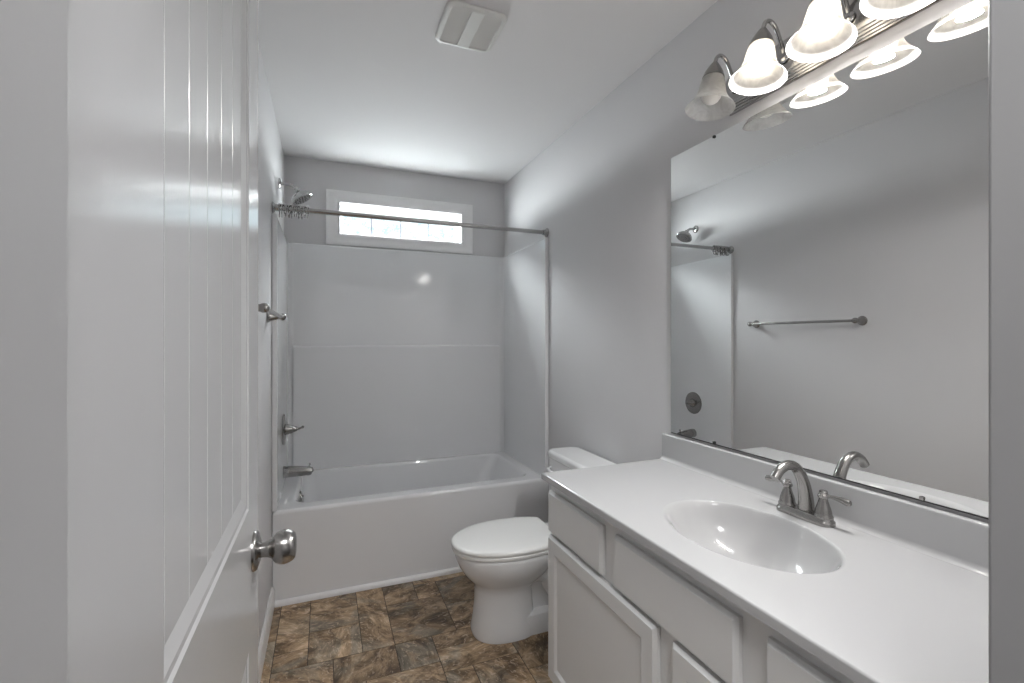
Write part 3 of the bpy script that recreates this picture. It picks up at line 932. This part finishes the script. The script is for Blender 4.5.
# ------------------------------------------------------------------ faucet
FXC, FYC, FZ = 1.203, 0.880, CZ + 0.0006
fau = thing('faucet', 'brushed nickel two-handle faucet behind the oval sink bowl', 'faucet', (FXC, FYC, FZ))
bm = B()
def st(i, z): return [(x, y, z) for x, y in rrect(FXC, FYC, 0.0265 - i, 0.078 - i, 0.0264 - i, 8)]
loft(bm, [st(0, FZ), st(0, FZ + 0.008), st(0.002, FZ + 0.011), st(0.004, FZ + 0.013), st(0.0045, FZ + 0.017), st(0.007, FZ + 0.020), st(0.012, FZ + 0.021)], True, True)
obj('base_plate', bm, M['nickel'], fau)
bm = B()
p = spline([(FXC + 0.006, FYC, FZ + 0.018), (FXC + 0.004, FYC, FZ + 0.055), (FXC - 0.008, FYC, FZ + 0.100), (FXC - 0.034, FYC, FZ + 0.136), (FXC - 0.066, FYC, FZ + 0.146), (FXC - 0.094, FYC, FZ + 0.136), (FXC - 0.113, FYC, FZ + 0.116)], 6)
tube(bm, p, [0.0205, 0.0180, 0.0150, 0.0135, 0.0128, 0.0125, 0.0125], 24, side=(0, 1, 0))
obj('spout', bm, M['nickel'], fau)
for s in (-1, 1):
    yy = FYC + s * 0.051
    bm = B()
    lathe(bm, [(0.018, 0.0225), (0.022, 0.0225), (0.025, 0.0205), (0.028, 0.0195), (0.031, 0.0195), (0.040, 0.0175), (0.052, 0.0135), (0.062, 0.0105), (0.066, 0.0095)], (FXC, yy, FZ), (0, 0, 1), 32)
    hb = obj('handle_body', bm, M['nickel'], fau)
    bm = B()
    lathe(bm, [(0.066, 0.0095), (0.069, 0.0125), (0.073, 0.0135), (0.077, 0.012), (0.080, 0.0095), (0.084, 0.010), (0.087, 0.008), (0.088, 0.0)], (FXC, yy, FZ), (0, 0, 1), 24)
    p = [(FXC, yy + s * t_, FZ + z_) for t_, z_ in ((0.004, 0.075), (0.016, 0.0755), (0.030, 0.0765), (0.046, 0.0765), (0.058, 0.0745), (0.066, 0.0735), (0.069, 0.0735))]
    tube(bm, p, [0.0065, 0.0048, 0.0055, 0.0072, 0.0085, 0.0078, 0.004], 14)
    obj('lever', bm, M['nickel'], hb)

# ------------------------------------------------------------------ mirror
MY0, MY1, MZ0, MZ1 = 0.268, 1.486, 0.9556, 2.040
mir = thing('mirror', 'large frameless wall mirror above the vanity backsplash', 'mirror', (XR - 0.003, (MY0 + MY1) / 2, MZ0))
bm = B(); box(bm, XR - 0.007, XR - 0.001, MY0, MY1, MZ0, MZ1, 0.0008, 1)
obj('glass', bm, M['mirror'], mir)
bm = B(); box(bm, XR - 0.0085, XR - 0.0005, MY0, MY1 - 0.001, MZ0 - 0.0025, MZ0 - 0.0003)
obj('bottom_channel', bm, M['dark'], mir, label='dark edge channel under the mirror')
for yy, zz_ in ((1.264, MZ0), (1.264, MZ1), (0.647, MZ0)):
    bm = B()
    s = 1 if zz_ == MZ0 else -1
    box(bm, XR - 0.0115, XR - 0.0075, yy - 0.0045, yy + 0.0045, min(zz_, zz_ + s * 0.009), max(zz_, zz_ + s * 0.009), 0.0015)
    obj('clip', bm, M['nickel'] if s > 0 and yy < 1 else M['dark'], mir)

# ------------------------------------------------------------------ vanity light
LZ = 2.148
LYS = (1.157, 0.979, 0.797, 0.617)
vli = thing('vanity_light', 'four-lamp brushed nickel bath light bar above the mirror', 'light fixture', (XR - 0.002, 0.885, LZ))
bm = B()
half = [(0, -0.068), (0.006, -0.068), (0.008, -0.066), (0.008, -0.061), (0.012, -0.0595), (0.012, -0.054), (0.016, -0.0525), (0.016, -0.047), (0.020, -0.0455), (0.020, -0.040), (0.024, -0.038), (0.025, -0.030)]
poly = half + [(u, -v) for u, v in reversed(half)]
prism(bm, poly, 0.885 - 0.312, 0.885 + 0.312, lambda u, v, t: (XR - 0.001 - u, t, LZ + v))
obj('backplate', bm, M['chrome'], vli, sharp=20)
tilt = Vector((-math.sin(R(8)), 0, -math.cos(R(8))))
for k, ly in enumerate(LYS):
    top_ = Vector((1.166, ly, 2.212))
    bm = B()
    p = spline([(XR - 0.024, ly, 2.150), (1.249, ly, 2.166), (1.234, ly, 2.198), (1.216, ly, 2.230), (1.194, ly, 2.243), (1.175, ly, 2.234), top_ + tilt * 0.004], 6)
    tube(bm, p, 0.0062, 12, side=(0, 1, 0))
    lathe(bm, [(0, 0.017), (0.006, 0.016), (0.010, 0.011), (0.012, 0.007)], (XR - 0.026, ly, 2.150), (-1, 0, 0.3), 20)
    obj('arm', bm, M['chrome'], vli)
    bm = B()
    lathe(bm, [(0, 0.0), (0, 0.010), (0.006, 0.014), (0.016, 0.020), (0.030, 0.0275), (0.046, 0.033), (0.050, 0.0335), (0.050, 0.030), (0.040, 0.027), (0.040, 0.0)], top_, tilt, 32)
    obj('socket_cup', bm, M['nickel'], vli)
    bm = B()
    pr_ = [(0.047, 0.0305), (0.060, 0.0355), (0.075, 0.0385), (0.092, 0.0415), (0.108, 0.0460), (0.122, 0.0530), (0.134, 0.0620), (0.143, 0.0700), (0.149, 0.0745), (0.1505, 0.0750), (0.1505, 0.0738), (0.146, 0.0705)]
    lathe(bm, pr_[:10], top_, tilt, 48, cap=False)
    sh_ = obj('lamp_shade', bm, M['shade'], vli)
    bm = B()
    lathe(bm, [(0.040, 0.0), (0.040, 0.013), (0.064, 0.0135), (0.074, 0.018), (0.084, 0.0255), (0.094, 0.0295), (0.104, 0.0305), (0.114, 0.029), (0.123, 0.0245), (0.130, 0.0165), (0.1335, 0.007), (0.134, 0.0)], top_, tilt, 28)
    bo = obj('bulb', bm, M['bulb_off'] if k == 0 else M['bulb_on'], vli)
    if k:      # the light this lit bulb throws out of the open shade
        l = bpy.data.lights.new('bulb_light', 'AREA')
        l.shape = 'DISK'
        l.size = 0.046
        l.energy = LAMP
        l.color = (1.0, 0.985, 0.965)
        lo = bpy.data.objects.new('bulb_light', l)
        COL.objects.link(lo)
        lo.location = top_ + tilt * 0.1345
        lo.rotation_euler = tilt.to_track_quat('-Z', 'Y').to_euler()

# ------------------------------------------------------------------ exhaust fan grille
EX0, EX1, EY0, EY1 = 0.398, 0.628, 1.592, 1.834
fan = thing('exhaust_fan', 'square white exhaust fan grille with two louvred halves on the ceiling', 'vent', ((EX0 + EX1) / 2, (EY0 + EY1) / 2, H - 0.001))
ecx, ecy, ehx, ehy = (EX0 + EX1) / 2, (EY0 + EY1) / 2, (EX1 - EX0) / 2, (EY1 - EY0) / 2
def el(i, z, r=0.034, cx=ecx, cy=ecy, hx=ehx, hy=ehy): return [(x, y, z) for x, y in rrect(cx, cy, hx - i, hy - i, max(r - i, 0.004), 5)]
bm = B()
fr_z = H - 0.0008
loft(bm, [el(0, fr_z), el(0, fr_z - 0.005), el(0.003, fr_z - 0.009), el(0.010, fr_z - 0.0125), el(0.017, fr_z - 0.0125), el(0.0195, fr_z - 0.0105), el(0.0205, fr_z - 0.002)], False, False)
box(bm, ecx - 0.024, ecx + 0.024, EY0 + 0.014, EY1 - 0.014, fr_z - 0.0130, fr_z - 0.004, 0.003, 3)
obj('frame', bm, M['plastic'], fan)
for s in (-1, 1):
    bm = B()
    xa, xb = sorted((ecx + s * 0.023, ecx + s * (ehx - 0.019)))
    ya, yb = EY0 + 0.019, EY1 - 0.019
    n = 22
    for i in range(n):
        y = ya + (yb - ya) * (i + 0.5) / n
        h = (yb - ya) / n
        prism(bm, [(y - h * 0.47, fr_z - 0.0078), (y + h * 0.44, fr_z - 0.0096), (y + h * 0.46, fr_z - 0.0080), (y - h * 0.47, fr_z - 0.0062)], xa, xb, lambda u, v, t: (t, u, v))
    box(bm, xa, xb, ya, yb, fr_z - 0.003, fr_z - 0.001)
    obj('louvre', bm, M['plastic'], fan)
